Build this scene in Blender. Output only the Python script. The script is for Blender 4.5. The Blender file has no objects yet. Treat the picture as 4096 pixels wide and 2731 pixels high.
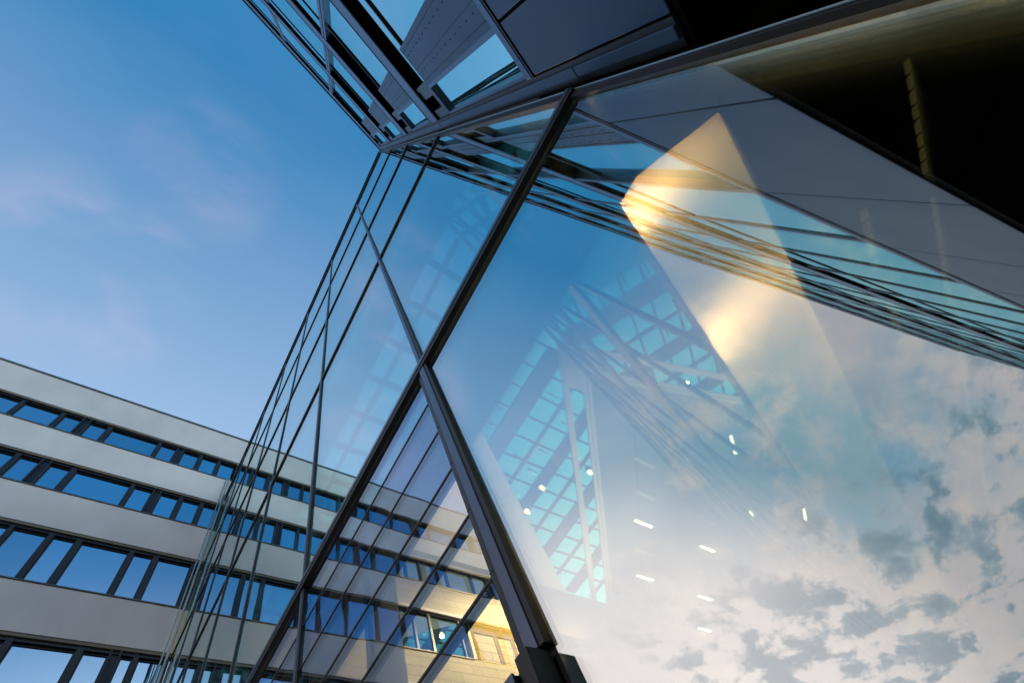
import bpy, math, random
from mathutils import Vector, Matrix
random.seed(4)
scene = bpy.context.scene
COL = scene.collection
RAD = math.radians

# ------------------------------------------------------------------ camera
# eye at 1.6 m; all heights below are given above the eye, the ground lies at -1.6
RIGHT = Vector((0.81654346, -0.51110837, -0.26837476))
DOWN = Vector((0.34791521, 0.80667654, -0.47773211))
FWD = RIGHT.cross(DOWN).normalized()
DOWN = FWD.cross(RIGHT).normalized()
cd = bpy.data.cameras.new("camera")
cam = bpy.data.objects.new("camera", cd)
COL.objects.link(cam)
m = Matrix.Identity(4)
for i in range(3):
    m[i][0] = RIGHT[i]; m[i][1] = -DOWN[i]; m[i][2] = -FWD[i]
cam.matrix_world = m
cd.sensor_width = 36.0
cd.sensor_fit = 'HORIZONTAL'
cd.lens = 1970.59 / 4096 * 36
cd.shift_x = 54.97 / 4096
cd.shift_y = 417.17 / 4096
cd.clip_start = 0.02
cd.clip_end = 5000
scene.camera = cam

scene.view_settings.view_transform = 'Standard'
scene.view_settings.look = 'None'
scene.view_settings.exposure = 0.0
scene.view_settings.gamma = 1.0
scene.cycles.max_bounces = 14
scene.cycles.glossy_bounces = 8
scene.cycles.transparent_max_bounces = 40
scene.cycles.sample_clamp_indirect = 4.0
scene.cycles.caustics_reflective = False
scene.cycles.caustics_refractive = False

# ------------------------------------------------------------------ sky
SUN_AZ, SUN_EL = RAD(199), RAD(11)
w = bpy.data.worlds.new("World"); scene.world = w; w.use_nodes = True
nt = w.node_tree; N = nt.nodes; LK = nt.links
for n in list(N): N.remove(n)
def nd(t, **k):
    n = N.new(t)
    for a, b in k.items(): setattr(n, a, b)
    return n
def val(n, i, v): n.inputs[i].default_value = v
out = nd('ShaderNodeOutputWorld'); bg = nd('ShaderNodeBackground')
tc = nd('ShaderNodeTexCoord')
sky = nd('ShaderNodeTexSky'); sky.sky_type = 'NISHITA'; sky.sun_disc = False
sky.sun_elevation = SUN_EL; sky.sun_rotation = RAD(90) - SUN_AZ
sky.air_density = 1.2; sky.dust_density = 1.0; sky.ozone_density = 2.0
def dot(vec):
    n = nd('ShaderNodeVectorMath', operation='DOT_PRODUCT')
    LK.new(tc.outputs['Generated'], n.inputs[0]); n.inputs[1].default_value = vec
    return n.outputs['Value']
def mth(op, a, b=None, c=None, clamp=False):
    n = nd('ShaderNodeMath', operation=op, use_clamp=clamp)
    for i, v in enumerate((a, b, c)):
        if v is None: continue
        if isinstance(v, (int, float)): n.inputs[i].default_value = v
        else: LK.new(v, n.inputs[i])
    return n.outputs[0]
def ramp(x, a, b, smooth=True):
    n = nd('ShaderNodeMapRange'); n.interpolation_type = 'SMOOTHSTEP' if smooth else 'LINEAR'
    LK.new(x, n.inputs[0]); n.inputs[1].default_value = a; n.inputs[2].default_value = b
    return n.outputs[0]
def mixc(f, a, b, mode='MIX'):
    n = nd('ShaderNodeMix', data_type='RGBA', blend_type=mode, clamp_result=False)
    if isinstance(f, (int, float)): n.inputs[0].default_value = f
    else: LK.new(f, n.inputs[0])
    for i, v in ((6, a), (7, b)):
        if isinstance(v, tuple): n.inputs[i].default_value = (*v, 1)
        else: LK.new(v, n.inputs[i])
    return n.outputs[2]
zc = dot((0, 0, 1))
xm = dot((-1, 0, 0))
glow = dot((-math.cos(RAD(31)) * math.cos(RAD(21)), math.sin(RAD(31)) * math.cos(RAD(21)), math.sin(RAD(21))))
# clear sky: deep blue near the top, paler lower down and towards the sunset
lowf = ramp(dot((0.10, 0.80, -0.59)), -0.62, 0.0, False)
clear = mixc(lowf, (0.034, 0.258, 0.575), (0.47, 0.68, 1.0))
clear = mixc(0.15, clear, mixc(1.0, sky.outputs[0], (0.05, 0.05, 0.05), 'MULTIPLY'))
# clouds on a flat layer high above, projected from the viewing direction
sep = nd('ShaderNodeSeparateXYZ'); LK.new(tc.outputs['Generated'], sep.inputs[0])
zz = mth('ADD', mth('MAXIMUM', sep.outputs[2], 0.0), 0.12)
cx = mth('DIVIDE', sep.outputs[0], zz); cy = mth('DIVIDE', sep.outputs[1], zz)
cmb = nd('ShaderNodeCombineXYZ'); LK.new(cx, cmb.inputs[0]); LK.new(cy, cmb.inputs[1])
def noise(scale, detail, rough, off=(0, 0, 0), st=(1, 1, 1), dist=0.0):
    mp = nd('ShaderNodeMapping'); LK.new(cmb.outputs[0], mp.inputs[0])
    mp.inputs['Location'].default_value = off; mp.inputs['Scale'].default_value = st
    mp.inputs['Rotation'].default_value = (0, 0, RAD(35))
    n = nd('ShaderNodeTexNoise'); LK.new(mp.outputs[0], n.inputs['Vector'])
    n.inputs['Scale'].default_value = scale; n.inputs['Detail'].default_value = detail
    n.inputs['Roughness'].default_value = rough; n.inputs['Distortion'].default_value = dist
    return n.outputs[0]
big = noise(1.1, 6, 0.55, (3.1, 0.4, 0), (1, 1.5, 1))
puff = noise(3.6, 10, 0.60, (7.3, 2.2, 0), (1, 1.5, 1), 0.25)
puff2 = noise(4.0, 12, 0.62, (2.1, 8.8, 0), (1, 1.7, 1), 0.2)
big2 = noise(0.9, 4, 0.5, (5.5, 1.7, 0), (1, 1.3, 1))
wisp = noise(2.2, 5, 0.6, (1.0, 5.2, 0), (1, 2.0, 1), 0.4)
# cover grows towards the sunset horizon
cover = ramp(dot((-0.86, 0.0, -0.50)), -0.11, 0.44)
warm = ramp(glow, 0.865, 1.0)
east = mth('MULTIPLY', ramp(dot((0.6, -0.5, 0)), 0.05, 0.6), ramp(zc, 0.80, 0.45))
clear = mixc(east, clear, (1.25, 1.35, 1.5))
clear = mixc(ramp(dot((1, 0, 0)), 0.25, 0.75), clear, (1.25, 1.75, 1.70))
# pale evening haze low down, small blue-grey clouds drifting in front of it
low = ramp(zc, 0.62, 0.22)
haze_c = mixc(ramp(mth('ADD', big, mth('MULTIPLY', low, 0.22)), 0.46, 0.72), (0.21, 0.38, 0.50), (0.66, 0.54, 0.52))
haze_c = mixc(ramp(cover, 0.95, 0.25), haze_c, (0.46, 0.47, 0.55))
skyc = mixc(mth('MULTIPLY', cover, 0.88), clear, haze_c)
skyc = mixc(mth('MULTIPLY', warm, 0.90), skyc, (1.36, 1.10, 1.07))
streak = mth('MULTIPLY', mth('MULTIPLY', ramp(puff, 0.47, 0.68), cover), 0.60)
skyc = mixc(streak, skyc, mixc(warm, (0.76, 0.60, 0.54), (1.40, 1.14, 1.07)))
mixn = mth('ADD', mth('MULTIPLY', puff2, 0.62), mth('MULTIPLY', big2, 0.38))
blob = mth('MULTIPLY', mth('MULTIPLY', ramp(mixn, 0.490, 0.555), ramp(mth('ADD', low, mth('MULTIPLY', cover, 0.35)), 0.25, 0.95)), 0.82)
skyc = mixc(blob, skyc, mixc(warm, mixc(ramp(puff2, 0.50, 0.66), (0.26, 0.36, 0.44), (0.12, 0.23, 0.31)), (0.62, 0.60, 0.66)))
# thin pink wisps in the clear part
patch = mth('MAXIMUM', ramp(dot((-0.245, 0.330, 0.911)), 0.984, 0.999), mth('MULTIPLY', ramp(dot((-0.165, 0.125, 0.979)), 0.993, 0.9995), 0.35))
wf = mth('MULTIPLY', mth('MULTIPLY', ramp(wisp, 0.36, 0.70), mth('ADD', mth('MULTIPLY', patch, 0.78), 0.05)), 0.62)
skyc = mixc(wf, skyc, (0.74, 0.60, 0.80))
# pale band at the horizon, dark below it
skyc = mixc(ramp(zc, 0.12, -0.02), skyc, (0.45, 0.42, 0.45))
LK.new(skyc, bg.inputs[0]); bg.inputs[1].default_value = 1.0
LK.new(bg.outputs[0], out.inputs[0])
# dim low sun behind cloud
sd = bpy.data.lights.new("sun", 'SUN'); sd.energy = 1.5; sd.angle = RAD(16); sd.color = (1, 0.98, 0.97)
so = bpy.data.objects.new("sun", sd); COL.objects.link(so)
sv = Vector((math.cos(SUN_AZ) * math.cos(SUN_EL), math.sin(SUN_AZ) * math.cos(SUN_EL), math.sin(SUN_EL)))
so.rotation_euler = sv.to_track_quat('Z', 'Y').to_euler(); so.location = sv * 60

# ------------------------------------------------------------------ materials
def newmat(name):
    mt = bpy.data.materials.new(name); mt.use_nodes = True
    t = mt.node_tree
    for n in list(t.nodes): t.nodes.remove(n)
    o = t.nodes.new('ShaderNodeOutputMaterial')
    return mt, t, o
def surf(name, col, rough=0.5, metal=0.0, spec=0.5, var=0.0, vscale=3.0, bump=0.0, bscale=20.0, vdetail=4.0, st=(1, 1, 1), col2=None):
    mt, t, o = newmat(name)
    b = t.nodes.new('ShaderNodeBsdfPrincipled'); t.links.new(b.outputs[0], o.inputs[0])
    b.inputs['Base Color'].default_value = (*col, 1); b.inputs['Roughness'].default_value = rough
    b.inputs['Metallic'].default_value = metal; b.inputs['Specular IOR Level'].default_value = spec
    g = t.nodes.new('ShaderNodeNewGeometry'); mp = t.nodes.new('ShaderNodeMapping')
    t.links.new(g.outputs['Position'], mp.inputs[0]); mp.inputs['Scale'].default_value = st
    if var or col2:
        n = t.nodes.new('ShaderNodeTexNoise'); n.inputs['Scale'].default_value = vscale; n.inputs['Detail'].default_value = vdetail
        t.links.new(mp.outputs[0], n.inputs['Vector'])
        mr = t.nodes.new('ShaderNodeMapRange'); t.links.new(n.outputs[0], mr.inputs[0])
        mr.inputs[1].default_value = 0.3; mr.inputs[2].default_value = 0.7
        mx = t.nodes.new('ShaderNodeMix'); mx.data_type = 'RGBA'
        c2 = col2 if col2 else tuple(c * (1 - var) for c in col)
        mx.inputs[6].default_value = (*c2, 1); mx.inputs[7].default_value = (*col, 1)
        t.links.new(mr.outputs[0], mx.inputs[0]); t.links.new(mx.outputs[2], b.inputs['Base Color'])
        mr2 = t.nodes.new('ShaderNodeMapRange'); t.links.new(n.outputs[0], mr2.inputs[0])
        mr2.inputs[3].default_value = rough * 0.8; mr2.inputs[4].default_value = min(1, rough * 1.25)
        t.links.new(mr2.outputs[0], b.inputs['Roughness'])
    if bump:
        n2 = t.nodes.new('ShaderNodeTexNoise'); n2.inputs['Scale'].default_value = bscale; n2.inputs['Detail'].default_value = 5
        t.links.new(mp.outputs[0], n2.inputs['Vector'])
        bp = t.nodes.new('ShaderNodeBump'); bp.inputs['Strength'].default_value = 1.0; bp.inputs['Distance'].default_value = bump
        t.links.new(n2.outputs[0], bp.inputs['Height']); t.links.new(bp.outputs[0], b.inputs['Normal'])
    return mt
def glass(name, refl, f0, tint, wave=0.0, wscale=1.2, curve=0.9, backing=None, vary=0.0):
    """architectural pane: mirror-like share rising towards grazing, the rest passes straight through (or meets a dark room)"""
    mt, t, o = newmat(name)
    ge = t.nodes.new('ShaderNodeNewGeometry'); dt = t.nodes.new('ShaderNodeVectorMath'); dt.operation = 'DOT_PRODUCT'
    t.links.new(ge.outputs['Incoming'], dt.inputs[0]); t.links.new(ge.outputs['Normal'], dt.inputs[1])
    ab = t.nodes.new('ShaderNodeMath'); ab.operation = 'ABSOLUTE'; t.links.new(dt.outputs['Value'], ab.inputs[0])
    iv = t.nodes.new('ShaderNodeMath'); iv.operation = 'SUBTRACT'; iv.inputs[0].default_value = 1.0; t.links.new(ab.outputs[0], iv.inputs[1])
    pw = t.nodes.new('ShaderNodeMath'); pw.operation = 'POWER'; t.links.new(iv.outputs[0], pw.inputs[0]); pw.inputs[1].default_value = 3.5
    mr = t.nodes.new('ShaderNodeMapRange'); t.links.new(pw.outputs[0], mr.inputs[0])
    mr.inputs[3].default_value = f0; mr.inputs[4].default_value = curve
    gl = t.nodes.new('ShaderNodeBsdfGlossy'); gl.inputs['Color'].default_value = (*refl, 1); gl.inputs['Roughness'].default_value = 0.0
    if backing is None:
        tr = t.nodes.new('ShaderNodeBsdfTransparent'); tr.inputs['Color'].default_value = (*tint, 1)
    else:
        tr = t.nodes.new('ShaderNodeBsdfDiffuse'); tr.inputs['Color'].default_value = (*backing, 1)
    if vary:
        oi = t.nodes.new('ShaderNodeObjectInfo'); vr = t.nodes.new('ShaderNodeMapRange'); t.links.new(oi.outputs['Random'], vr.inputs[0])
        vr.inputs[3].default_value = 1.0 - vary; vr.inputs[4].default_value = 1.0 + vary * 0.4
        vm = t.nodes.new('ShaderNodeMix'); vm.data_type = 'RGBA'; vm.blend_type = 'MULTIPLY'; vm.inputs[0].default_value = 1.0
        vm.inputs[6].default_value = (*refl, 1); t.links.new(vr.outputs[0], vm.inputs[7]); t.links.new(vm.outputs[2], gl.inputs['Color'])
    mx = t.nodes.new('ShaderNodeMixShader')
    t.links.new(mr.outputs[0], mx.inputs[0]); t.links.new(tr.outputs[0], mx.inputs[1]); t.links.new(gl.outputs[0], mx.inputs[2])
    t.links.new(mx.outputs[0], o.inputs[0])
    if wave:
        g = t.nodes.new('ShaderNodeNewGeometry')
        n = t.nodes.new('ShaderNodeTexNoise'); n.inputs['Scale'].default_value = wscale; n.inputs['Detail'].default_value = 1.0
        t.links.new(g.outputs['Position'], n.inputs['Vector'])
        bp = t.nodes.new('ShaderNodeBump'); bp.inputs['Strength'].default_value = 1.0; bp.inputs['Distance'].default_value = wave
        t.links.new(n.outputs[0], bp.inputs['Height']); t.links.new(bp.outputs[0], gl.inputs['Normal'])
    return mt
def emit(name, col, s):
    mt, t, o = newmat(name)
    e = t.nodes.new('ShaderNodeEmission'); e.inputs[0].default_value = (*col, 1); e.inputs[1].default_value = s
    t.links.new(e.outputs[0], o.inputs[0]); return mt
def stone(name, c1, c2, mortar):
    mt, t, o = newmat(name)
    b = t.nodes.new('ShaderNodeBsdfPrincipled'); t.links.new(b.outputs[0], o.inputs[0]); b.inputs['Roughness'].default_value = 0.85
    g = t.nodes.new('ShaderNodeNewGeometry'); s = t.nodes.new('ShaderNodeSeparateXYZ'); c = t.nodes.new('ShaderNodeCombineXYZ')
    t.links.new(g.outputs['Position'], s.inputs[0]); t.links.new(s.outputs[0], c.inputs[0]); t.links.new(s.outputs[2], c.inputs[1])
    br = t.nodes.new('ShaderNodeTexBrick'); t.links.new(c.outputs[0], br.inputs['Vector'])
    br.inputs['Scale'].default_value = 1.0; br.inputs['Brick Width'].default_value = 1.15; br.inputs['Row Height'].default_value = 0.42
    br.inputs['Mortar Size'].default_value = 0.008; br.inputs['Color1'].default_value = (*c1, 1); br.inputs['Color2'].default_value = (*c2, 1)
    br.inputs['Mortar'].default_value = (*mortar, 1)
    n = t.nodes.new('ShaderNodeTexNoise'); n.inputs['Scale'].default_value = 14; n.inputs['Detail'].default_value = 6
    t.links.new(g.outputs['Position'], n.inputs['Vector'])
    mr = t.nodes.new('ShaderNodeMapRange'); t.links.new(n.outputs[0], mr.inputs[0]); mr.inputs[3].default_value = 0.72; mr.inputs[4].default_value = 1.2
    mx = t.nodes.new('ShaderNodeMix'); mx.data_type = 'RGBA'; mx.blend_type = 'MULTIPLY'; mx.inputs[0].default_value = 1
    t.links.new(br.outputs[0], mx.inputs[6]); t.links.new(mr.outputs[0], mx.inputs[7]); t.links.new(mx.outputs[2], b.inputs['Base Color'])
    bp = t.nodes.new('ShaderNodeBump'); bp.inputs['Distance'].default_value = 0.01
    t.links.new(br.outputs['Fac'], bp.inputs['Height']); bp.invert = True; t.links.new(bp.outputs[0], b.inputs['Normal'])
    return mt
M = {}
M['frame'] = surf('dark_frame', (0.035, 0.038, 0.045), 0.35, 0.5, var=0.3, vscale=8)
M['cap'] = surf('metal_cap', (0.11, 0.14, 0.20), 0.32, 0.8, var=0.25, vscale=6, st=(1, 1, 0.3))
M['black'] = surf('black_gasket', (0.008, 0.008, 0.009), 0.5)
M['panel'] = surf('grey_panel', (0.050, 0.095, 0.175), 0.42, 0.6, var=0.18, vscale=1.6, bump=0.0006, bscale=3)
M['band'] = surf('blue_grey_band', (0.13, 0.19, 0.31), 0.38, 0.75, var=0.2, vscale=2.5)
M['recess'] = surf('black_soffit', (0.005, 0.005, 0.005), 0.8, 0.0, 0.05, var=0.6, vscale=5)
M['stucco'] = surf('grey_stucco', (0.69, 0.74, 0.78), 0.9, 0, 0.2, var=0.16, vscale=0.9, st=(1, 1, 0.45), bump=0.004, bscale=28, vdetail=8)
M['coping'] = surf('zinc_coping', (0.16, 0.20, 0.22), 0.4, 0.7)
M['sill'] = surf('window_sill', (0.10, 0.11, 0.10), 0.45, 0.5)
M['lintel'] = surf('blind_box', (0.20, 0.19, 0.15), 0.6, 0.2, var=0.3, vscale=2, st=(0.3, 1, 6))
M['pipe'] = surf('steel_pipe', (0.36, 0.42, 0.42), 0.3, 0.9)
M['white'] = surf('white_plaster', (0.84, 0.79, 0.70), 0.8, var=0.08, vscale=1.5)
M['ceiling'] = surf('grey_ceiling', (0.42, 0.41, 0.42), 0.85, var=0.1, vscale=1.0)
M['beam'] = surf('roof_beam', (0.08, 0.08, 0.10), 0.5, 0.2)
M['stone'] = stone('cream_stone', (0.62, 0.53, 0.29), (0.54, 0.46, 0.25), (0.20, 0.16, 0.08))
M['stone_shade'] = stone('shade_toned_stone', (0.34, 0.24, 0.05), (0.30, 0.21, 0.05), (0.16, 0.11, 0.03))  # darker ochre copy of the stone, colours the painted shadow bands
M['indoor'] = surf('indoor_frame', (0.13, 0.135, 0.15), 0.75, 0.0, 0.2)
M['ledge'] = surf('pale_ledge', (0.42, 0.52, 0.56), 0.7)
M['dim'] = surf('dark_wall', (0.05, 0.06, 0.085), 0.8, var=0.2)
M['olive'] = surf('warm_lit_concrete', (0.13, 0.13, 0.05), 0.85, 0.0, 0.1, var=0.18, vscale=14, bump=0.003, bscale=90)  # concrete with the warm light on it put into the olive colour
M['ground'] = surf('paving', (0.34, 0.33, 0.31), 0.85, var=0.3, vscale=0.7, bump=0.004, bscale=9)
M['satin'] = surf('satin_cladding', (0.50, 0.46, 0.34), 0.30, 0.75, var=0.15, vscale=2.0, bump=0.0004, bscale=2)
M['glass'] = glass('facade_glass', (0.90, 1.0, 1.0), 0.60, (0.96, 0.975, 0.955), wave=0.0012, wscale=0.9)
M['glass_in'] = glass('inner_facade_glass', (0.96, 0.9, 1.0), 0.10, (0.97, 0.98, 0.96), wave=0.0012, wscale=0.7)
M['glass_low'] = glass('lamella_glass', (0.76, 0.84, 1.0), 0.25, (0.88, 0.93, 0.98), wave=0.0030, wscale=1.6)
M['win'] = glass('window_glass', (0.58, 1.0, 1.0), 0.94, (1, 1, 1), wave=0.0015, wscale=0.8, backing=(0.02, 0.03, 0.04))
M['win2'] = glass('ribbon_window_glass', (0.60, 0.82, 1.0), 0.80, (1, 1, 1), wave=0.004, wscale=0.8, backing=(0.02, 0.04, 0.06), vary=0.16)
M['win3'] = glass('indoor_window_glass', (0.6, 0.85, 0.9), 0.45, (1, 1, 1), wave=0.002, wscale=0.6, backing=(0.02, 0.05, 0.05))
M['win4'] = glass('atrium_side_glass', (0.85, 0.95, 1.0), 0.62, (1, 1, 1), wave=0.0012, wscale=0.5, backing=(0.05, 0.05, 0.055))
M['roofglass'] = glass('roof_glass', (0.9, 0.95, 1.0), 0.08, (0.55, 1.0, 0.92))
M['roofdim'] = glass('tinted_roof_glass', (0.9, 0.95, 1.0), 0.10, (0.45, 0.75, 0.72))
M['tube'] = emit('lit_tube', (1.0, 0.84, 0.46), 9.0)
M['tubeoff'] = surf('unlit_tube', (0.7, 0.7, 0.7), 0.5)
M['spot'] = emit('lit_spotlight', (1.0, 0.66, 0.28), 9.0)
M['grille'] = emit('lit_grille', (0.85, 0.68, 0.22), 0.24)

# ------------------------------------------------------------------ builders
class MB:
    def __init__(s, fr=None): s.v = []; s.f = []; s.fr = fr; s.n1 = None
    def join(s, o, mat='black'):
        s.n1 = len(s.f); s.m1 = mat; b = len(s.v)
        s.v += o.v; s.f += [tuple(b + i for i in q) for q in o.f]; return s
    def quadbox(s, pts8):
        b = len(s.v)
        for p in pts8: s.v.append(s.fr @ Vector(p) if s.fr else Vector(p))
        for q in ((0, 3, 2, 1), (4, 5, 6, 7), (0, 1, 5, 4), (1, 2, 6, 5), (2, 3, 7, 6), (3, 0, 4, 7)): s.f.append(tuple(b + i for i in q))
        return s
    def box(s, x0, x1, y0, y1, z0, z1):
        return s.quadbox([(x0, y0, z0), (x1, y0, z0), (x1, y1, z0), (x0, y1, z0), (x0, y0, z1), (x1, y0, z1), (x1, y1, z1), (x0, y1, z1)])
    def prism(s, poly, a0, a1, axis='z'):
        b = len(s.v); n = len(poly)
        for a in (a0, a1):
            for (p, q) in poly:
                c = (p, q, a) if axis == 'z' else ((p, a, q) if axis == 'y' else (a, p, q))
                s.v.append(s.fr @ Vector(c) if s.fr else Vector(c))
        s.f.append(tuple(b + i for i in reversed(range(n)))); s.f.append(tuple(b + n + i for i in range(n)))
        for i in range(n):
            j = (i + 1) % n; s.f.append((b + i, b + j, b + n + j, b + n + i))
        return s
    def tube(s, a, c, r, n=10):
        a = Vector(a); c = Vector(c)
        if s.fr: a = s.fr @ a; c = s.fr @ c
        d = (c - a).normalized(); u = d.orthogonal().normalized(); v = d.cross(u); b = len(s.v)
        for p in (a, c):
            for i in range(n):
                t = 2 * math.pi * i / n; s.v.append(p + u * r * math.cos(t) + v * r * math.sin(t))
        s.f.append(tuple(b + i for i in reversed(range(n)))); s.f.append(tuple(b + n + i for i in range(n)))
        for i in range(n):
            j = (i + 1) % n; s.f.append((b + i, b + j, b + n + j, b + n + i))
        return s
    def ball(s, c, r, n=10, k=6, zs=1.0):
        c = Vector(c); b = len(s.v)
        for i in range(1, k):
            ph = math.pi * i / k
            for j in range(n):
                t = 2 * math.pi * j / n
                s.v.append(c + Vector((r * math.sin(ph) * math.cos(t), r * math.sin(ph) * math.sin(t), r * zs * math.cos(ph))))
        s.v.append(c + Vector((0, 0, r * zs))); s.v.append(c - Vector((0, 0, r * zs)))
        T = len(s.v) - 2
        for i in range(k - 2):
            for j in range(n):
                l = (j + 1) % n; s.f.append((b + i * n + j, b + (i + 1) * n + j, b + (i + 1) * n + l, b + i * n + l))
        for j in range(n):
            l = (j + 1) % n; s.f.append((T, b + j, b + l)); s.f.append((T + 1, b + (k - 2) * n + l, b + (k - 2) * n + j))
        return s
    def build(s, name, mat, parent=None, bevel=0.0):
        org = Vector((0, 0, 0)); pw = None
        if parent is not None:
            org = WORLD[parent.name]
        me = bpy.data.meshes.new(name); me.from_pydata([tuple(v - org) for v in s.v], [], s.f); me.update()
        me.materials.append(M[mat])
        if s.n1 is not None:
            me.materials.append(M[s.m1])
            for q in me.polygons[s.n1:]: q.material_index = 1
        o = bpy.data.objects.new(name, me); COL.objects.link(o)
        if parent is not None: o.parent = parent
        WORLD[o.name] = org.copy()
        if bevel:
            bv = o.modifiers.new('edge', 'BEVEL'); bv.width = bevel; bv.segments = 2; bv.limit_method = 'ANGLE'
        return o
WORLD = {}
def thing(name, label, cat, loc=(0, 0, 0), group=None):
    o = bpy.data.objects.new(name, None); COL.objects.link(o); o.location = loc; o.empty_display_size = 0.3
    WORLD[o.name] = Vector(loc); o['label'] = label; o['category'] = cat
    if group: o['group'] = group
    return o
def tag(o, label, cat, group=None):
    o['label'] = label; o['category'] = cat
    if group: o['group'] = group
    return o

D = 0.89                    # glass wall plane x = D, running along y
YS = 13.03                  # grey rendered building stands across its far end
G = -1.6
# frame of the panelled building: s along it (0 at the corner, negative outdoors), t towards the courtyard, z up
AZ = RAD(14.85)
FW = Matrix.Translation((D, -0.98, 0)) @ Matrix.Rotation(AZ, 4, 'Z')

# ------------------------------------------------------------------ ground
g = MB(); g.v = [Vector((x, y, G)) for x, y in ((-900, -900), (900, -900), (900, 900), (-900, 900))]; g.f = [(0, 1, 2, 3)]
go = g.build('ground', 'ground'); go['kind'] = 'structure'

# ------------------------------------------------------------------ glass wall of the atrium
W1 = thing('glass_curtain_wall', 'tall wall of large glass panes in thin dark frames mirroring clouds and the opposite facade', 'glass wall', (D, 6, G))
LV = [3.02, 7.24, 10.62, 14.10, 18.10]       # transom heights
BY = [0.77] + [0.77 + 1.95 * k for k in range(1, 7)]
BY = [0.77, 2.70, 4.68, 6.68, 8.70, 10.75]
Y0 = -0.95; Y1 = YS - 0.06
for i, z in enumerate(LV):
    c = MB().box(D - (0.040 if i == 0 else 0.022), D - 0.001, Y0, Y1, z - (0.02 if i == 0 else 0.012), z + (0.022 if i == 0 else 0.016))
    o = c.build('transom', 'cap', W1, 0.004)
    u = MB().box(D - (0.034 if i == 0 else 0.018), D + 0.07, Y0, Y1, z - (0.065 if i == 0 else 0.05), z - (0.0201 if i == 0 else 0.0121)); u.build('transom_gasket', 'black', W1)
MB().box(D - 0.05, D + 0.16, Y0, Y1, 18.32, 18.42).build('parapet_cap', 'cap', W1)
MB().box(D + 0.0, D + 0.12, Y0, Y1, 18.14, 18.32).build('parapet_upstand', 'frame', W1)
for k, y in enumerate(BY):
    for a, b in zip([G] + LV[:-1], LV):
        if k == 0 and a == G: continue
        z0, z1 = a + (0.0225 if a > 0 else 0), b - 0.066
        MB().box(D - 0.020, D + 0.0, y - 0.005, y + 0.030, z0, z1).build('mullion', 'cap', W1, 0.003)
        MB().box(D - 0.015, D + 0.06, y - 0.028, y - 0.0052, z0, z1).build('mullion_gasket', 'black', W1)
# heavy post between the big pane and the narrow lamella panes
P = MB(); P.box(D - 0.030, D + 0.01, 0.752, 0.800, 0.80, 2.953); P.build('post', 'cap', W1, 0.003)
MB().box(D - 0.022, D + 0.02, 0.8003, 0.812, 0.80, 2.953).build('post_joint', 'black', W1)
MB().box(D - 0.016, D + 0.02, 0.8123, 0.838, 0.80, 2.953).build('post_trim', 'frame', W1, 0.002)
for z in (2.585, 2.235, 1.87, 1.515, 1.165):
    MB().box(D - 0.0175, D + 0.01, 0.8122, 0.8385, z - 0.0025, z + 0.0025).build('trim_joint', 'black', W1)
for z in (2.80, 2.05, 1.34):
    MB().box(D - 0.0312, D - 0.02, 0.7755, 0.7785, z - 0.0015, z + 0.0015).build('cap_screw', 'black', W1)
MB().box(D - 0.024, D + 0.05, 0.730, 0.7518, 0.80, 2.953).build('post_gasket', 'black', W1)
# panes above
ends = [Y0] + BY + [Y1]
npane = 0
for a, b in zip(LV[:-1], LV[1:]):
    for y0, y1 in zip(ends[:-1], ends[1:]):
        MB().box(D, D + 0.012, y0 + 0.031, y1 - 0.029, a + 0.023, b - 0.066).build('glass_pane', 'glass', W1)
# the single big pane beside the corner, double glazed
MB().box(D, D + 0.012, Y0 + 0.05, 0.721, G, LV[0] - 0.066).build('large_glass_pane', 'glass', W1)
MB().box(D + 0.034, D + 0.044, Y0 + 0.05, 0.721, G, LV[0] - 0.066).build('inner_glass_pane', 'glass_in', W1)
# lamella panes with narrow transoms
ZL = [3.02, 2.585, 2.235, 1.87, 1.515, 1.165, 0.81]
ZR = ZL + [0.45, 0.1, -0.25, -0.6, -0.95, -1.3, G]
for y0, y1 in zip([0.838] + [b + 0.0305 for b in BY[1:]], [b - 0.033 for b in BY[1:]] + [Y1]):
    for za, zb in zip(ZR[1:], ZR[:-1]):
        t = zb - (0.066 if zb > 3 else 0.0057)
        MB().box(D, D + 0.012, y0, y1, za + 0.0057, t).build('lamella_pane', 'glass_low', W1)
        if za > G:
            MB().box(D - 0.004, D + 0.045, y0, y1, za - 0.0055, za + 0.0055).build('thin_transom', 'frame', W1)
# corner post and gutter profile against the panelled building
MB().box(D - 0.020, D + 0.05, -0.956, -0.935, G, 18.10).build('corner_profile', 'frame', W1, 0.003)
MB().tube((D - 0.022, -0.948, G), (D - 0.022, -0.948, 18.1), 0.004, 8).build('corner_trim', 'pipe', W1)
MB().box(D - 0.02, D + 0.06, -0.934, -0.905, G, 18.10).build('corner_gasket', 'black', W1)
# thin post just inside the glass, under the ledge
MB().box(D + 0.10, D + 0.13, 1.94, 1.97, G, 2.9).build('slim_post', 'panel', W1)
# deep ledge behind the first transom
MB().box(D + 0.15, 1.432, -0.82, YS - 0.2, 2.93, 3.05).build('inner_ledge', 'ledge', W1)
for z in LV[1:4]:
    MB().box(D + 0.15, 1.40, -0.82, YS - 0.2, z - 0.06, z + 0.06).build('inner_ledge', 'dim', W1)
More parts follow.
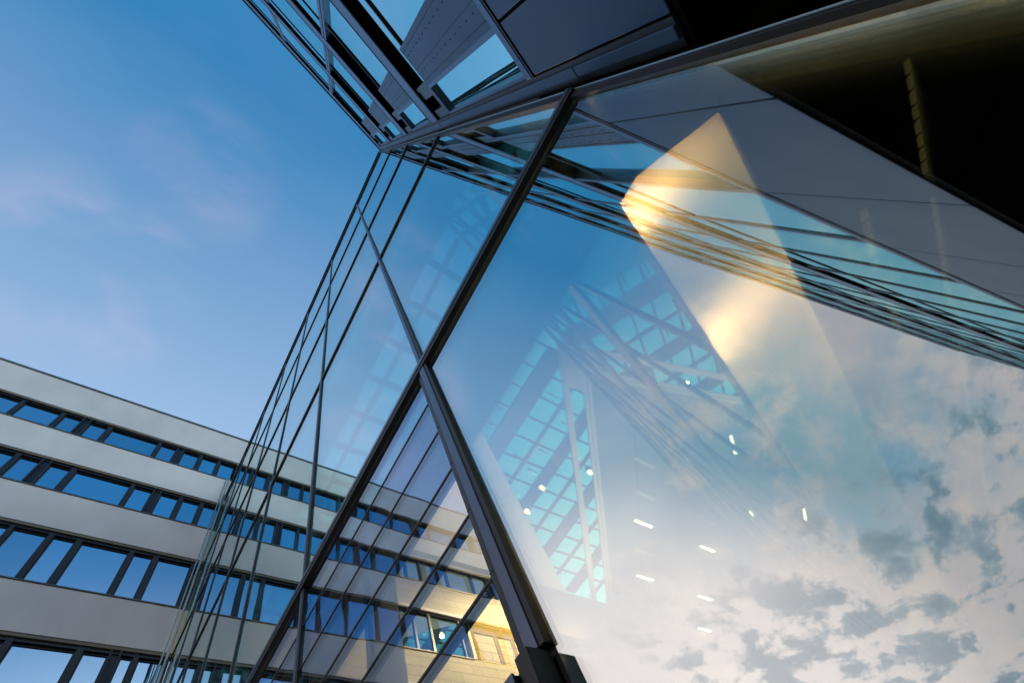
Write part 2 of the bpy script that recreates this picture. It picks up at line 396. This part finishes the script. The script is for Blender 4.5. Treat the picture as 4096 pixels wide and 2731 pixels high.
# foot block of the post
FB = thing('transom_box', 'black metal box at the foot of the heavy post beside the big pane', 'metal box', (D - 0.1, 0.8, 0.6))
MB().box(D - 0.095, D - 0.003, 0.80, 2.60, 0.58, 0.742).build('box_shell', 'black', FB, 0.003)
MB().box(D - 0.105, D - 0.0953, 0.80, 2.60, 0.645, 0.746).build('face_plate', 'cap', FB, 0.002)
MB().box(D - 0.085, D - 0.003, 0.742, 0.797, 0.58, 0.785).build('end_block', 'black', FB, 0.004)
MB().box(D + 0.046, D + 0.15, 0.50, 0.80, 0.50, 0.768).build('added_blocker', 'black', FB, 0.004)  # both inner blocks are added to keep lit stone from showing through
MB().box(D + 0.013, D + 0.16, 0.722, 0.90, 0.45, 0.83).build('added_blocker', 'black', FB)

# ------------------------------------------------------------------ panelled building (courtyard side and its continuation inside)
W2 = thing('panelled_building', 'dark blue grey metal building with window bands and black recessed base, top of the photo', 'building', tuple(FW @ Vector((-6, 0, G))))
SL, SR = -31.0, 26.0
TOP = 18.05
BANDS = [(3.475, 3.60), (6.94, 7.50), (10.18, 10.78), (13.60, 14.20), (17.25, 17.95)]
REC = 0.07
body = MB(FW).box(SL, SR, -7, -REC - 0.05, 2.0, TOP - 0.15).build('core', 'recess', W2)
for (a, b) in BANDS:
    for s0, s1 in ((SL, -0.125), (0.02, SR)):
        MB(FW).box(s0, s1, -REC - 0.03, 0, a, b).build('facade_band', 'band' if s0 < 0 else 'indoor', W2, 0.004)
        MB(FW).box(s0, s1, -REC - 0.03, -0.001, a - 0.014, a - 0.0005).build('band_shade', 'recess', W2)  # black strip stands in for the shade beneath each band
        MB(FW).box(s0, s1, -0.03, 0.004, a + 0.018, a + 0.028).build('band_groove', 'black', W2)
        if b - a > 0.3:
            MB(FW).box(s0, s1, -0.03, 0.006, b - 0.07, b - 0.055).build('band_groove', 'black', W2)
MB(FW).box(SL, SR, -0.4, 0.03, TOP - 0.02, TOP + 0.04).build('coping', 'coping', W2)
# corner strip
MB(FW).box(-0.100, -0.048, -0.02, 0.012, 2.0, 18.0).build('corner_strip', 'panel', W2, 0.003)
MB(FW).box(-0.125, -0.1005, -0.12, 0.0, 2.0, 18.0).build('corner_joint', 'black', W2)
MB(FW).box(-0.0478, -0.012, -0.1, -0.005, 2.0, 18.0).build('corner_return', 'frame', W2)
for z in (2.9, 6.95, 10.5, 14.0):
    MB(FW).box(-0.101, -0.047, 0.0, 0.0145, z, z + 0.012).build('strip_joint', 'black', W2)
# lower cladding panels
js = [-0.125, -0.455, -1.84, -3.32, -4.80] + [-4.80 - 1.5 * k for k in range(1, 18)]
for a, b in zip(js[1:], js[:-1]):
    MB(FW).box(a + 0.008, b - 0.008, -0.016, -0.004, 2.01, 3.45).build('cladding_panel', 'panel', W2, 0.004)
# windows
def ext_bay(a, b, za, zb, first):
    o = MB(FW).box(a + 0.04, b - 0.04, -0.05, -0.03, za, zb).build('window', 'win', W2)
    fr = MB(FW)
    fr.box(a + 0.04, a + 0.07, -0.03, -0.022, za, zb); fr.box(b - 0.07, b - 0.04, -0.03, -0.022, za, zb)
    fr.box(a + 0.07, b - 0.07, -0.03, -0.022, za, za + 0.04)
    fr.box(a + 0.07, b - 0.07, -0.03, -0.018, zb - 0.78, zb - 0.745)
    fr.build('window_frame', 'frame', o)
    return o
storeys = [(BANDS[i][1], BANDS[i + 1][0] - 0.0145) for i in range(4)]
for za, zb in storeys:
    # bay 0: small window, perforated vent panel, tall window
    ztop = zb - 0.70
    o = MB(FW).box(-0.42, -0.150, -REC - 0.02, -REC + 0.01, za + 0.03, ztop - 0.03).build('window', 'win', W2)
    MB(FW).box(-0.455, -0.42, -REC - 0.02, -0.02, za, ztop).box(-0.150, -0.1252, -REC - 0.02, -0.02, za, ztop).box(-0.42, -0.150, -REC - 0.02, -0.02, ztop - 0.03, ztop).box(-0.42, -0.150, -REC - 0.02, -0.02, za, za + 0.03).build('window_frame', 'band', o)
    o = MB(FW).box(-0.455, -0.1252, -REC - 0.02, -REC, ztop, zb).build('window', 'win', W2)
    MB(FW).box(-0.455, -0.36, -REC, -0.025, ztop, zb).box(-0.22, -0.1252, -REC, -0.025, ztop, zb).box(-0.36, -0.22, -REC, -0.025, ztop, ztop + 0.12).build('window_frame', 'frame', o)
    v = MB(FW).box(-0.84, -0.4552, -REC - 0.02, -0.020, za, ztop)
    rib = MB(FW)
    for s in (-0.795, -0.50, -0.62): rib.box(s - 0.004, s, -0.0201, -0.016, za + 0.03, ztop - 0.03)
    n = 13
    for s in (-0.745, -0.575):
        for q in range(n):
            zq_ = za + 0.2 + (ztop - za - 0.4) * q / (n - 1)
            rib.box(s - 0.004, s + 0.004, -0.0201, -0.017, zq_ - 0.018, zq_ + 0.018)
    v.join(rib).build('vent_panel', 'panel', W2)
    o = MB(FW).box(-1.80, -0.8402, -REC - 0.02, -REC, za, ztop).build('window', 'win', W2)
    MB(FW).box(-1.80, -0.8402, -REC, -REC + 0.02, ztop - 0.035, ztop).build('window_frame', 'frame', o)
    o = MB(FW).box(-1.80, -0.4552, -REC - 0.02, -REC - 0.001, ztop + 0.001, zb).build('window', 'win', W2)
    MB(FW).box(-0.50, -0.456, -REC, -0.02, ztop, zb).build('window_frame', 'frame', o)
    for k in range(1, len(js) - 3):
        a, b = js[k + 2], js[k + 1]
        ext_bay(a, b, za, zb, False)
# mullions
for k, s in enumerate(js[2:]):
    for za, zb in storeys:
        ft = -0.002 if k == 0 else -0.016
        MB(FW).box(s - 0.045, s - 0.006, -REC - 0.02, ft, za, zb).box(s + 0.006, s + 0.04, -REC - 0.02, ft, za, zb).build('facade_mullion', 'band', W2, 0.003)
# inside: satin panels below 3.6, glazing above
ji = [0.02, 1.0, 2.5, 4.0, 5.5, 7.0] + [7.0 + 1.5 * k for k in range(1, 13)]
for a, b in zip(ji[:-1], ji[1:]):
    MB(FW).box(a + 0.001, b - 0.001, -0.10, -0.004, 2.0, 3.60).build('indoor_cladding', 'satin', W2)
    for i, (za, zb) in enumerate(storeys):
        o = MB(FW).box(a + 0.03, b - 0.03, -REC - 0.02, -0.03, za + 0.03, zb - 0.03).build('atrium_window', 'win4', W2)
        MB(FW).box(a - 0.03, a + 0.03, -REC, 0.0, za, zb).box(a + 0.03, b - 0.03, -REC, 0.0, za, za + 0.03).box(a + 0.03, b - 0.03, -REC, 0.0, zb - 0.03, zb).build('window_frame', 'indoor', o)
# dark shape with a raking edge in the inside corner
MB(FW).prism([(0.02, 1.99), (0.245, 1.99), (0.86, 3.80), (0.86, 4.2), (0.02, 4.2)], 0.004, 0.02, 'y').build('corner_dark_shape', 'dim', W2)
# soffit and back of the recessed base
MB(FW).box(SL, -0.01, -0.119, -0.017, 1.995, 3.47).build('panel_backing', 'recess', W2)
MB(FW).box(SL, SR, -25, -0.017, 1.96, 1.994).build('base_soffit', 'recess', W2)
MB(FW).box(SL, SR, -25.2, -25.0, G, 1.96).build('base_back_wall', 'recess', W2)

# ------------------------------------------------------------------ grey rendered building across the courtyard
SB = thing('rendered_building', 'pale grey rendered building with ribbon windows, lower left of the photo', 'building', (-6, YS, G))
XL = D - 12.75; XR = D
WR = [(19.58, 21.08), (16.26, 17.89), (12.47, 14.60), (8.75, 10.88), (5.0, 7.1), (1.3, 3.4)]
T = 23.16
prev = T - 0.04
zs = [T - 0.04]
for (a, b) in WR:
    MB().box(XL, XR - 0.001, YS, YS + 0.5, b, prev).build('wall', 'stucco', SB); prev = a
MB().box(XL, XR - 0.001, YS, YS + 0.5, G, prev).build('wall', 'stucco', SB)
MB().box(XL - 0.05, 9.5, YS - 0.05, YS + 0.6, T - 0.04, T + 0.03).build('coping', 'coping', SB)
MB().box(XR, 9.5, YS, YS + 0.5, 21.08, T - 0.0405).build('wall', 'stucco', SB)
MB().box(XR, 9.5, YS, YS + 0.5, 18.5, 19.58).build('wall', 'stucco', SB)
for q in range(8):
    o = MB().box(XR + 0.06 + q * 1.05, XR + 1.0 + q * 1.05, YS + 0.16, YS + 0.19, 19.584, 20.9).build('window', 'win2', SB)
    MB().box(XR - 0.05 + q * 1.05, XR + 0.0595 + q * 1.05, YS + 0.06, YS + 0.19, 19.584, 21.0799).build('window_mullion', 'frame', SB)
MB().box(XR, 9.5, YS + 0.02, YS + 0.5, 20.90, 21.0795).build('blind_box', 'lintel', SB)
MB().box(XL, XR, YS + 0.7, YS + 9, G, T - 0.3).box(XR + 0.001, 9.5, YS + 0.7, YS + 9, 18.5, T - 0.301).build('core', 'stucco', SB)
def pat(row):
    dbl = [-5.47, -2.18, 0.1, -8.76, -12.05]; 
    if row in (0, 1): return [(-12.4, -12.2), (-11.3, -11.2), (-9.62, -9.50), (-8.9, -8.62), (-7.48, -7.36), (-6.27, -6.14), (-5.60, -5.33), (-4.77, -4.62), (-3.00, -2.89), (-2.32, -2.05), (-1.46, -1.33), (-0.75, -0.62), (-0.05, 0.0)]
    if row == 2: return [(-12.0, -11.9), (-10.6, -10.5), (-8.9, -8.6), (-7.5, -7.35), (-6.2, -6.08), (-4.98, -4.88), (-4.09, -3.96), (-3.42, -3.27), (-2.05, -1.92), (-1.39, -1.25), (-0.30, -0.20), (-0.07, 0.0)]
    return [(-12.4, -12.2), (-11.3, -11.2), (-9.62, -9.50), (-8.9, -8.62), (-7.4, -7.26), (-6.0, -5.86), (-4.6, -4.45), (-3.44, -3.30), (-2.05, -1.90), (-1.36, -1.10), (-0.82, -0.70), (-0.08, 0.0)]
for r, (a, b) in enumerate(WR):
    mu = pat(r)
    rec = 0.16
    # projecting sill line, blind box
    MB().box(XL, XR - 0.001, YS - 0.03, YS + 0.2, a - 0.035, a + 0.004).build('sill', 'sill', SB)
    MB().box(XL, XR - 0.001, YS + 0.02, YS + 0.5, b - 0.10, b - 0.001).build('blind_box', 'lintel', SB)
    MB().box(XL, XR - 0.001, YS + 0.07, YS + 0.5, b - 0.20, b - 0.1003).build('blind_slot', 'frame', SB)
    edges = [-12.74] + [v for p in mu for v in p]
    xs = [(edges[i], edges[i + 1]) for i in range(0, len(edges) - 1, 2)]
    for (p, q) in xs:
        if q - p < 0.15: continue
        o = MB().box(D + p, D + q, YS + rec, YS + rec + 0.03, a + 0.004, b - 0.2).build('window', 'win2', SB)
        f = MB()
        f.box(D + p, D + p + 0.035, YS + rec - 0.03, YS + rec - 0.0005, a + 0.004, b - 0.2); f.box(D + q - 0.035, D + q, YS + rec - 0.03, YS + rec - 0.0005, a + 0.004, b - 0.2)
        f.box(D + p + 0.035, D + q - 0.035, YS + rec - 0.03, YS + rec - 0.0005, b - 0.26, b - 0.2)
        f.build('window_frame', 'frame', o)
    for (p, q) in mu:
        mm = MB()
        if q - p > 0.2:
            mm.box(D + p, D + p + 0.05, YS + 0.03, YS + 0.2, a + 0.004, b - 0.1); mm.box(D + q - 0.05, D + q, YS + 0.03, YS + 0.2, a + 0.004, b - 0.1)
            mm.box(D + p + 0.05, D + q - 0.05, YS + 0.10, YS + 0.2, a + 0.004, b - 0.1)
        else:
            mm.box(D + p, D + q, YS + 0.06, YS + 0.2, a + 0.004, b - 0.1)
        mm.build('window_mullion', 'frame', SB)
dp = thing('downpipe', 'slim steel downpipe where the grey rendered wall meets the glass wall', 'downpipe', (D - 0.12, YS - 0.08, G))
MB().tube((D - 0.10, YS - 0.09, G), (D - 0.10, YS - 0.09, 19.5), 0.03).build('pipe', 'pipe', dp)
MB().tube((D - 0.20, YS - 0.05, G), (D - 0.20, YS - 0.05, 19.5), 0.022).build('pipe', 'pipe', dp)

# ------------------------------------------------------------------ stone wall inside the atrium
SW = thing('stone_clad_wall', 'cream stone wall inside the atrium glowing yellow behind the lamella panes', 'wall', (14, YS, G))
XE = 40.0
rows = [(19.58, 21.08), (16.26, 17.85), (12.50, 14.55), (8.75, 10.88), (5.0, 7.1), (1.3, 3.4)]
prev = 18.4
xs0 = 8.0
IR = rows[1:]
prev = 18.42
for (a, b) in IR:
    MB().box(xs0, XE, YS, YS + 0.4, b, prev).build('stone_face', 'stone', SW); prev = a
MB().box(xs0, XE, YS, YS + 0.4, G, prev).build('stone_face', 'stone', SW)
MB().box(6.72, xs0 - 0.002, YS - 0.05, YS + 0.4, G, 18.42).build('dark_pier', 'dim', SW)
prev = 18.42
for (a, b) in IR:
    MB().box(D + 0.1, 6.718, YS, YS + 0.4, b, prev).build('stone_face', 'stone', SW); prev = a
MB().box(D + 0.1, 6.718, YS, YS + 0.4, G, prev).build('stone_face', 'stone', SW)
for r, (a, b) in enumerate(IR):
    xe = D + (12.75 if r == 0 else 10.2)
    spans = []
    for s0, s1 in ((D + 0.1, 6.718), (xs0, xe)):
        x = s0
        while x < s1 - 0.3:
            wdt = random.choice((0.72, 1.45, 0.9)) ; spans.append((x, min(x + wdt, s1))); x += wdt
    for (p, q) in spans:
        o = MB().box(p + 0.04, q - 0.04, YS + 0.16, YS + 0.19, a + 0.02, b - 0.05).build('window', 'win3', SW)
        f = MB(); f.box(p, p + 0.05, YS + 0.09, YS + 0.159, a, b); f.box(q - 0.05, q - 0.0005, YS + 0.09, YS + 0.159, a, b)
        f.box(p + 0.05, q - 0.05, YS + 0.09, YS + 0.159, a, a + 0.04); f.box(p + 0.05, q - 0.05, YS + 0.09, YS + 0.159, b - 0.08, b)
        f.build('window_frame', 'frame', o)
    MB().box(xs0 - 0.01, xe + 0.02, YS - 0.04, YS + 0.15, a - 0.04, a - 0.001).build('sill', 'white', SW)
    MB().box(xs0 - 0.01, xe + 0.02, YS - 0.012, YS + 0.3, b + 0.001, b + 0.16).build('lintel', 'white', SW)
    # blind panels beyond the last window, shadow bands painted as ochre strips
    if r >= 1:
        MB().box(xe + 0.0, XE, YS + 0.02, YS + 0.3, a, b).build('blind_panel', 'stone', SW)
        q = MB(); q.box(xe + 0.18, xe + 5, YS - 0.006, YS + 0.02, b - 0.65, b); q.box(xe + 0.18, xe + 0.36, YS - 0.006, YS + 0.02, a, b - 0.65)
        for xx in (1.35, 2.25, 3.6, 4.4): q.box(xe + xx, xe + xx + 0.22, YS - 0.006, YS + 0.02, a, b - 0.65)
        q.build('shade_border', 'stone_shade', SW)
        MB().box(xe + 0.02, xe + 0.17, YS - 0.03, YS + 0.18, a, b).build('window_jamb', 'white', SW)
    else:
        MB().box(xe + 0.02, XE, YS + 0.001, YS + 0.3, a, b).build('stone_infill', 'stone', SW)

# ------------------------------------------------------------------ atrium roof
H = 18.5
RF = thing('atrium_glass_roof', 'glazed atrium roof with dark beams and white diagonal bands seen through the big pane', 'glass roof', (14, 6, H))
MB().box(D + 0.13, XE, -1.2, YS + 0.6, H + 0.13, H + 0.15).build('roof_glazing', 'roofglass', RF)
Z0, Z1 = H - 0.02, H + 0.12
def bx(name, mat, x0, x1, y0, y1, z0=Z0, z1=Z1): MB().box(x0, x1, y0, y1, z0, z1).build(name, mat, RF)
# W2 plane boundary in the roof: y = -0.98 + (x-D)*tan
yw = lambda x: -0.98 + (x - D) * math.tan(AZ) + 0.02
# main grid: beams along y
xl = 8.87
for x0, x1, nm in ((9.68, 10.60, 'wide_beam'), (11.72, 11.86, 'glazing_bar'), (12.95, 13.62, 'wide_beam'), (14.62, 14.76, 'glazing_bar'), (15.80, 16.50, 'wide_beam'), (17.6, 17.74, 'glazing_bar'), (18.9, 19.6, 'wide_beam'), (20.8, 20.94, 'glazing_bar'), (22.1, 22.8, 'wide_beam')):
    bx(nm, 'beam', x0, x1, yw(x1) + 0.02, YS - 0.02, Z0, Z1)
yy = 1.72 - 1.008 * 3
k = 0
while yy < YS - 0.3:
    y = yy
    xs_ = max(xl, D + (y + 0.98) / 1e9)
    xe_ = min(26.0, D + (y + 0.98) / math.tan(AZ) - 0.1)
    if xe_ > xl + 0.2:
        bx('cross_bar', 'beam', xl, xe_, y - 0.042, y + 0.042, Z0 + 0.04, Z1 - 0.003)
    yy += 1.008
# left solid part with a narrow strip of roof lights
def ply(name, mat, poly, z0, z1): MB().prism(poly, z0, z1).build(name, mat, RF)
ply('tinted_roof_panel', 'roofdim', [(D + 0.14, yw(D + 0.14)), (3.02, yw(3.02)), (3.02, YS - 0.02), (D + 0.14, YS - 0.02)], Z0 - 0.05, Z0 + 0.1)
ply('tinted_roof_panel', 'roofdim', [(5.12, yw(5.12)), (xl, yw(xl)), (xl, YS - 0.02), (5.12, YS - 0.02)], Z0 - 0.05, Z0 + 0.1)
for x0, x1 in ((3.55, 3.72), (4.25, 4.42)): bx('glazing_bar', 'beam', x0, x1, yw(x1), YS - 0.03)
y = -0.45
while y < YS - 0.5:
    bx('cross_bar', 'beam', 3.02, 5.12, y - 0.12, y + 0.12, Z0 + 0.04, Z1 - 0.003); y += 1.62
# pale soffit cutting the grid off at 35 degrees
ply('pale_soffit', 'white', [(xl + 0.001, 6.10), (16.6, 11.42), (18.9, YS - 0.03), (xl + 0.001, YS - 0.03)], Z0 - 0.12, Z0 - 0.02)
# white diagonal bands and the grey ceiling behind them (t along 46.5 degrees, w across)
e = Vector((math.cos(RAD(46.5)), math.sin(RAD(46.5)))); nn = Vector((math.sin(RAD(46.5)), -math.cos(RAD(46.5))))
def tw(t, w_): p = e * t + nn * w_; return (p.x, p.y)
def tmax(w_): # until y = YS
    return (YS - 0.03 - nn.y * w_) / e.y
def tmin(w_): # from the panelled building plane
    # point on plane: y = -0.96 + (x-D)*tan
    k_ = math.tan(AZ); return (-2.1 - D * k_ + k_ * nn.x * w_ - nn.y * w_) / (e.y - k_ * e.x)
WL, WS, WT, WRR = 6.14, 6.42, 7.07, 7.44
zb0, zb1 = H - 0.30, H - 0.13
ply('white_band', 'white', [tw(tmin(WL) , WL), tw(tmin(WS), WS), tw(tmax(WS), WS), tw(tmax(WL), WL)], zb0, zb1)
ply('white_band', 'white', [tw(tmin(WT), WT), tw(tmin(WRR), WRR), tw(tmax(WRR), WRR), tw(tmax(WT), WT)], zb0, zb1)
ply('white_band', 'white', [tw(tmin(WS), WS), tw(tmin(WT), WT), tw(10.3, WT), tw(9.85, WS)], zb0 + 0.003, zb1 - 0.003)
ply('band_groove', 'dim', [tw(tmin(7.25), 7.25), tw(tmin(7.27), 7.27), tw(tmax(7.27), 7.27), tw(tmax(7.25), 7.25)], zb0 - 0.004, zb0 + 0.01)
ply('grey_ceiling', 'ceiling', [tw(tmin(WRR), WRR), (45, yw(45) - 1.2), (45, YS - 0.03), tw(tmax(WRR), WRR)], zb0 + 0.06, zb1)
ply('ceiling_joint', 'dim', [tw(tmin(9.4), 9.4), tw(tmin(9.42), 9.42), tw(tmax(9.42), 9.42), tw(tmax(9.4), 9.4)], zb0 + 0.052, zb0 + 0.07)
# window openers hanging at the roof lights
for (x, y) in ((8.95, 4.9), (8.98, 5.9), (9.05, 6.3), (12.1, 5.9), (12.2, 7.0), (11.1, 6.6), (11.2, 7.6), (10.9, 3.4), (12.3, 4.3)):
    MB().tube((x, y, H - 0.05), (x + 0.38, y - 0.02, H - 0.22), 0.022).box(x - 0.05, x + 0.05, y - 0.04, y + 0.04, H - 0.12, H).build('window_opener', 'frame', RF)
# roof edge wall so the atrium closes
MB().box(XE, XE + 0.3, -1.2, YS, G, H).build('end_wall', 'ceiling', RF)

# ------------------------------------------------------------------ lamps
HC = zb0 + 0.06
def batten(x, y, on, label):
    t = thing('ceiling_lamp', label, 'ceiling lamp', (x, y, HC), 'tube lamps on the atrium ceiling')
    MB().box(x - 0.72, x + 0.72, y - 0.10, y + 0.10, HC - 0.05, HC - 0.001).build('housing', 'white', t, 0.01)
    MB().box(x - 0.68, x + 0.68, y - 0.07, y + 0.07, HC - 0.075, HC - 0.0505).build('tube', 'tube' if on else 'tubeoff', t, 0.01)
ord1 = ['first', 'second', 'third', 'fourth', 'fifth', 'sixth', 'seventh']
c1 = [(0.966, 0.233, 0), (1.045, 0.317, 0), (1.105, 0.400, 1), (1.186, 0.488, 0), (1.263, 0.572, 1), (1.344, 0.660, 0), (1.428, 0.745, 1)]
for i, (x, y, on) in enumerate(c1):
    batten(x * HC, y * HC * (0.985 if y > .73 else 1), on, '%s tube lamp, %s from the white roof band end, in the row beside the band' % ('glowing' if on else 'unlit', ord1[i]))
c2 = [(1.324, 0.308, 0), (1.408, 0.398, 1), (1.486, 0.482, 0), (1.574, 0.573, 1), (1.655, 0.66, 0)]
for i, (x, y, on) in enumerate(c2):
    batten(x * HC, y * HC, on, '%s tube lamp, %s from the top, in the row farther from the white band' % ('glowing' if on else 'unlit', ord1[i]))
batten(1.700 * HC, 0.700 * HC, 1, 'glowing tube lamp nearest the bottom edge, in the row farther from the white band')
def lightobj(kind, name, loc, energy, col, target=None, size=0.3, size_y=None, angle=None):
    l = bpy.data.lights.new(name, kind); l.energy = energy; l.color = col
    if kind == 'AREA':
        l.size = size
        if size_y: l.shape = 'RECTANGLE'; l.size_y = size_y
    elif kind == 'SPOT': l.shadow_soft_size = size; l.spot_size = angle or RAD(70); l.spot_blend = 0.6
    else: l.shadow_soft_size = size
    o = bpy.data.objects.new(name, l); COL.objects.link(o); o.location = loc
    if target is not None: o.rotation_euler = (Vector(loc) - Vector(target)).to_track_quat('Z', 'Y').to_euler()
    return o
WARM = (1.0, 0.60, 0.22)
def spot(x, y, z, label, aim=None, energy=0):
    t = thing('spotlight', label, 'spotlight', (x, y, z), 'bright spotlights under the atrium roof')
    MB().ball((x, y, z), 0.12).build('lens', 'spot', t)
    MB().tube((x, y, z + 0.10), (x, y, z + 0.32), 0.10).build('housing', 'frame', t)
    MB().tube((x, y, z + 0.30), (x, y, z + 0.75), 0.015).build('rod', 'frame', t)
zS = H - 0.45
k = zS
spot(0.726 * k, 0.414 * k, zS, 'blazing spotlight on the wide beam, farther right and higher of the close pair')
spot(0.729 * k, 0.493 * k, zS, 'blazing spotlight on the wide beam, farther left and lower of the close pair')
spot(0.827 * k, 0.322 * k, zS, 'small bright spotlight at the edge of the white diagonal band')
for (x, y) in ((0.726 * k, 0.414 * k), (0.729 * k, 0.493 * k), (0.827 * k, 0.322 * k)):
    lightobj('SPOT', 'spot_beam', (x, y, zS - 0.15), 2100, WARM, (x, y + 0.8, 0), 0.10, angle=RAD(165))
    lightobj('SPOT', 'spot_beam', (x, y, zS - 0.16), 2300, (1.0, 0.82, 0.48), (x, YS, 6.0), 0.08, angle=RAD(110))
lightobj('SPOT', 'spot_beam', (7.0, 6.3, zS + 0.3), 6200, WARM, (1.9, -0.7, 2.9), 0.12, angle=RAD(26))  # unseen extra spot without a fixture, added to warm the indoor cladding
lightobj('SPOT', 'added_up_fill', (16.0, 8.5, 4.0), 9000, (1.0, 0.84, 0.62), (14.5, 8.5, 18.0), 0.2, angle=RAD(62))  # added light with no lamp there, brightens the white roof bands
lightobj('SPOT', 'added_jamb_fill', (2.2, 1.5, 0.2), 25, (1.0, 0.86, 0.42), (1.0, -0.9, 0.9), 0.2, angle=RAD(60))  # added light without a fixture, brightens the concrete jamb

# ------------------------------------------------------------------ jamb and grille strips under the panelled building, inside
JB = tag(MB().box(D + 0.062, D + 0.13, -1.02, -0.908, G, 1.99).build('concrete_jamb', 'olive'), 'olive lit concrete jamb inside the glass by the dark corner, upper right', 'wall pier')
def grille(name, lab, px, w_):
    t = thing(name, lab, 'grille', (px[0][0] * 1.95, px[0][1] * 1.95, 1.93), 'slotted light strips in the black ceiling')
    for (x0, y0), (x1, y1) in zip(px[::2], px[1::2]):
        a = Vector((x0, y0, 1)) * 1.95; b = Vector((x1, y1, 1)) * 1.95
        d_ = (b - a).normalized(); q_ = Vector((-d_.y, d_.x, 0)); L = (b - a).length; n = max(3, int(L / 0.062))
        mb = MB()
        for i in range(n):
            p0 = a + d_ * (L * (i + 0.1) / n); p1 = a + d_ * (L * (i + 0.72) / n)
            vs = [p0 - q_ * w_, p1 - q_ * w_ + d_ * 0.01, p1 + q_ * w_ + d_ * 0.01, p0 + q_ * w_]
            mb.quadbox([tuple(v - Vector((0, 0, 0.004))) for v in vs] + [tuple(v) for v in vs])
        mb.build('light_slot', 'grille', t)
grille('ceiling_grille', 'long slotted light strip running down the far right of the big pane', [(0.872, -0.767), (1.126, -0.681), (1.19, -0.667), (1.524, -0.552), (1.68, -0.506), (2.084, -0.369), (2.249, -0.327), (2.568, -0.224)], 0.013)
grille('ceiling_grille', 'shorter paler strip left of the long one, a faint reflection modelled as slots', [(1.033, -0.540), (1.199, -0.477), (1.313, -0.452), (1.477, -0.402)], 0.02)  # models a faint reflection as a second set of glowing slots
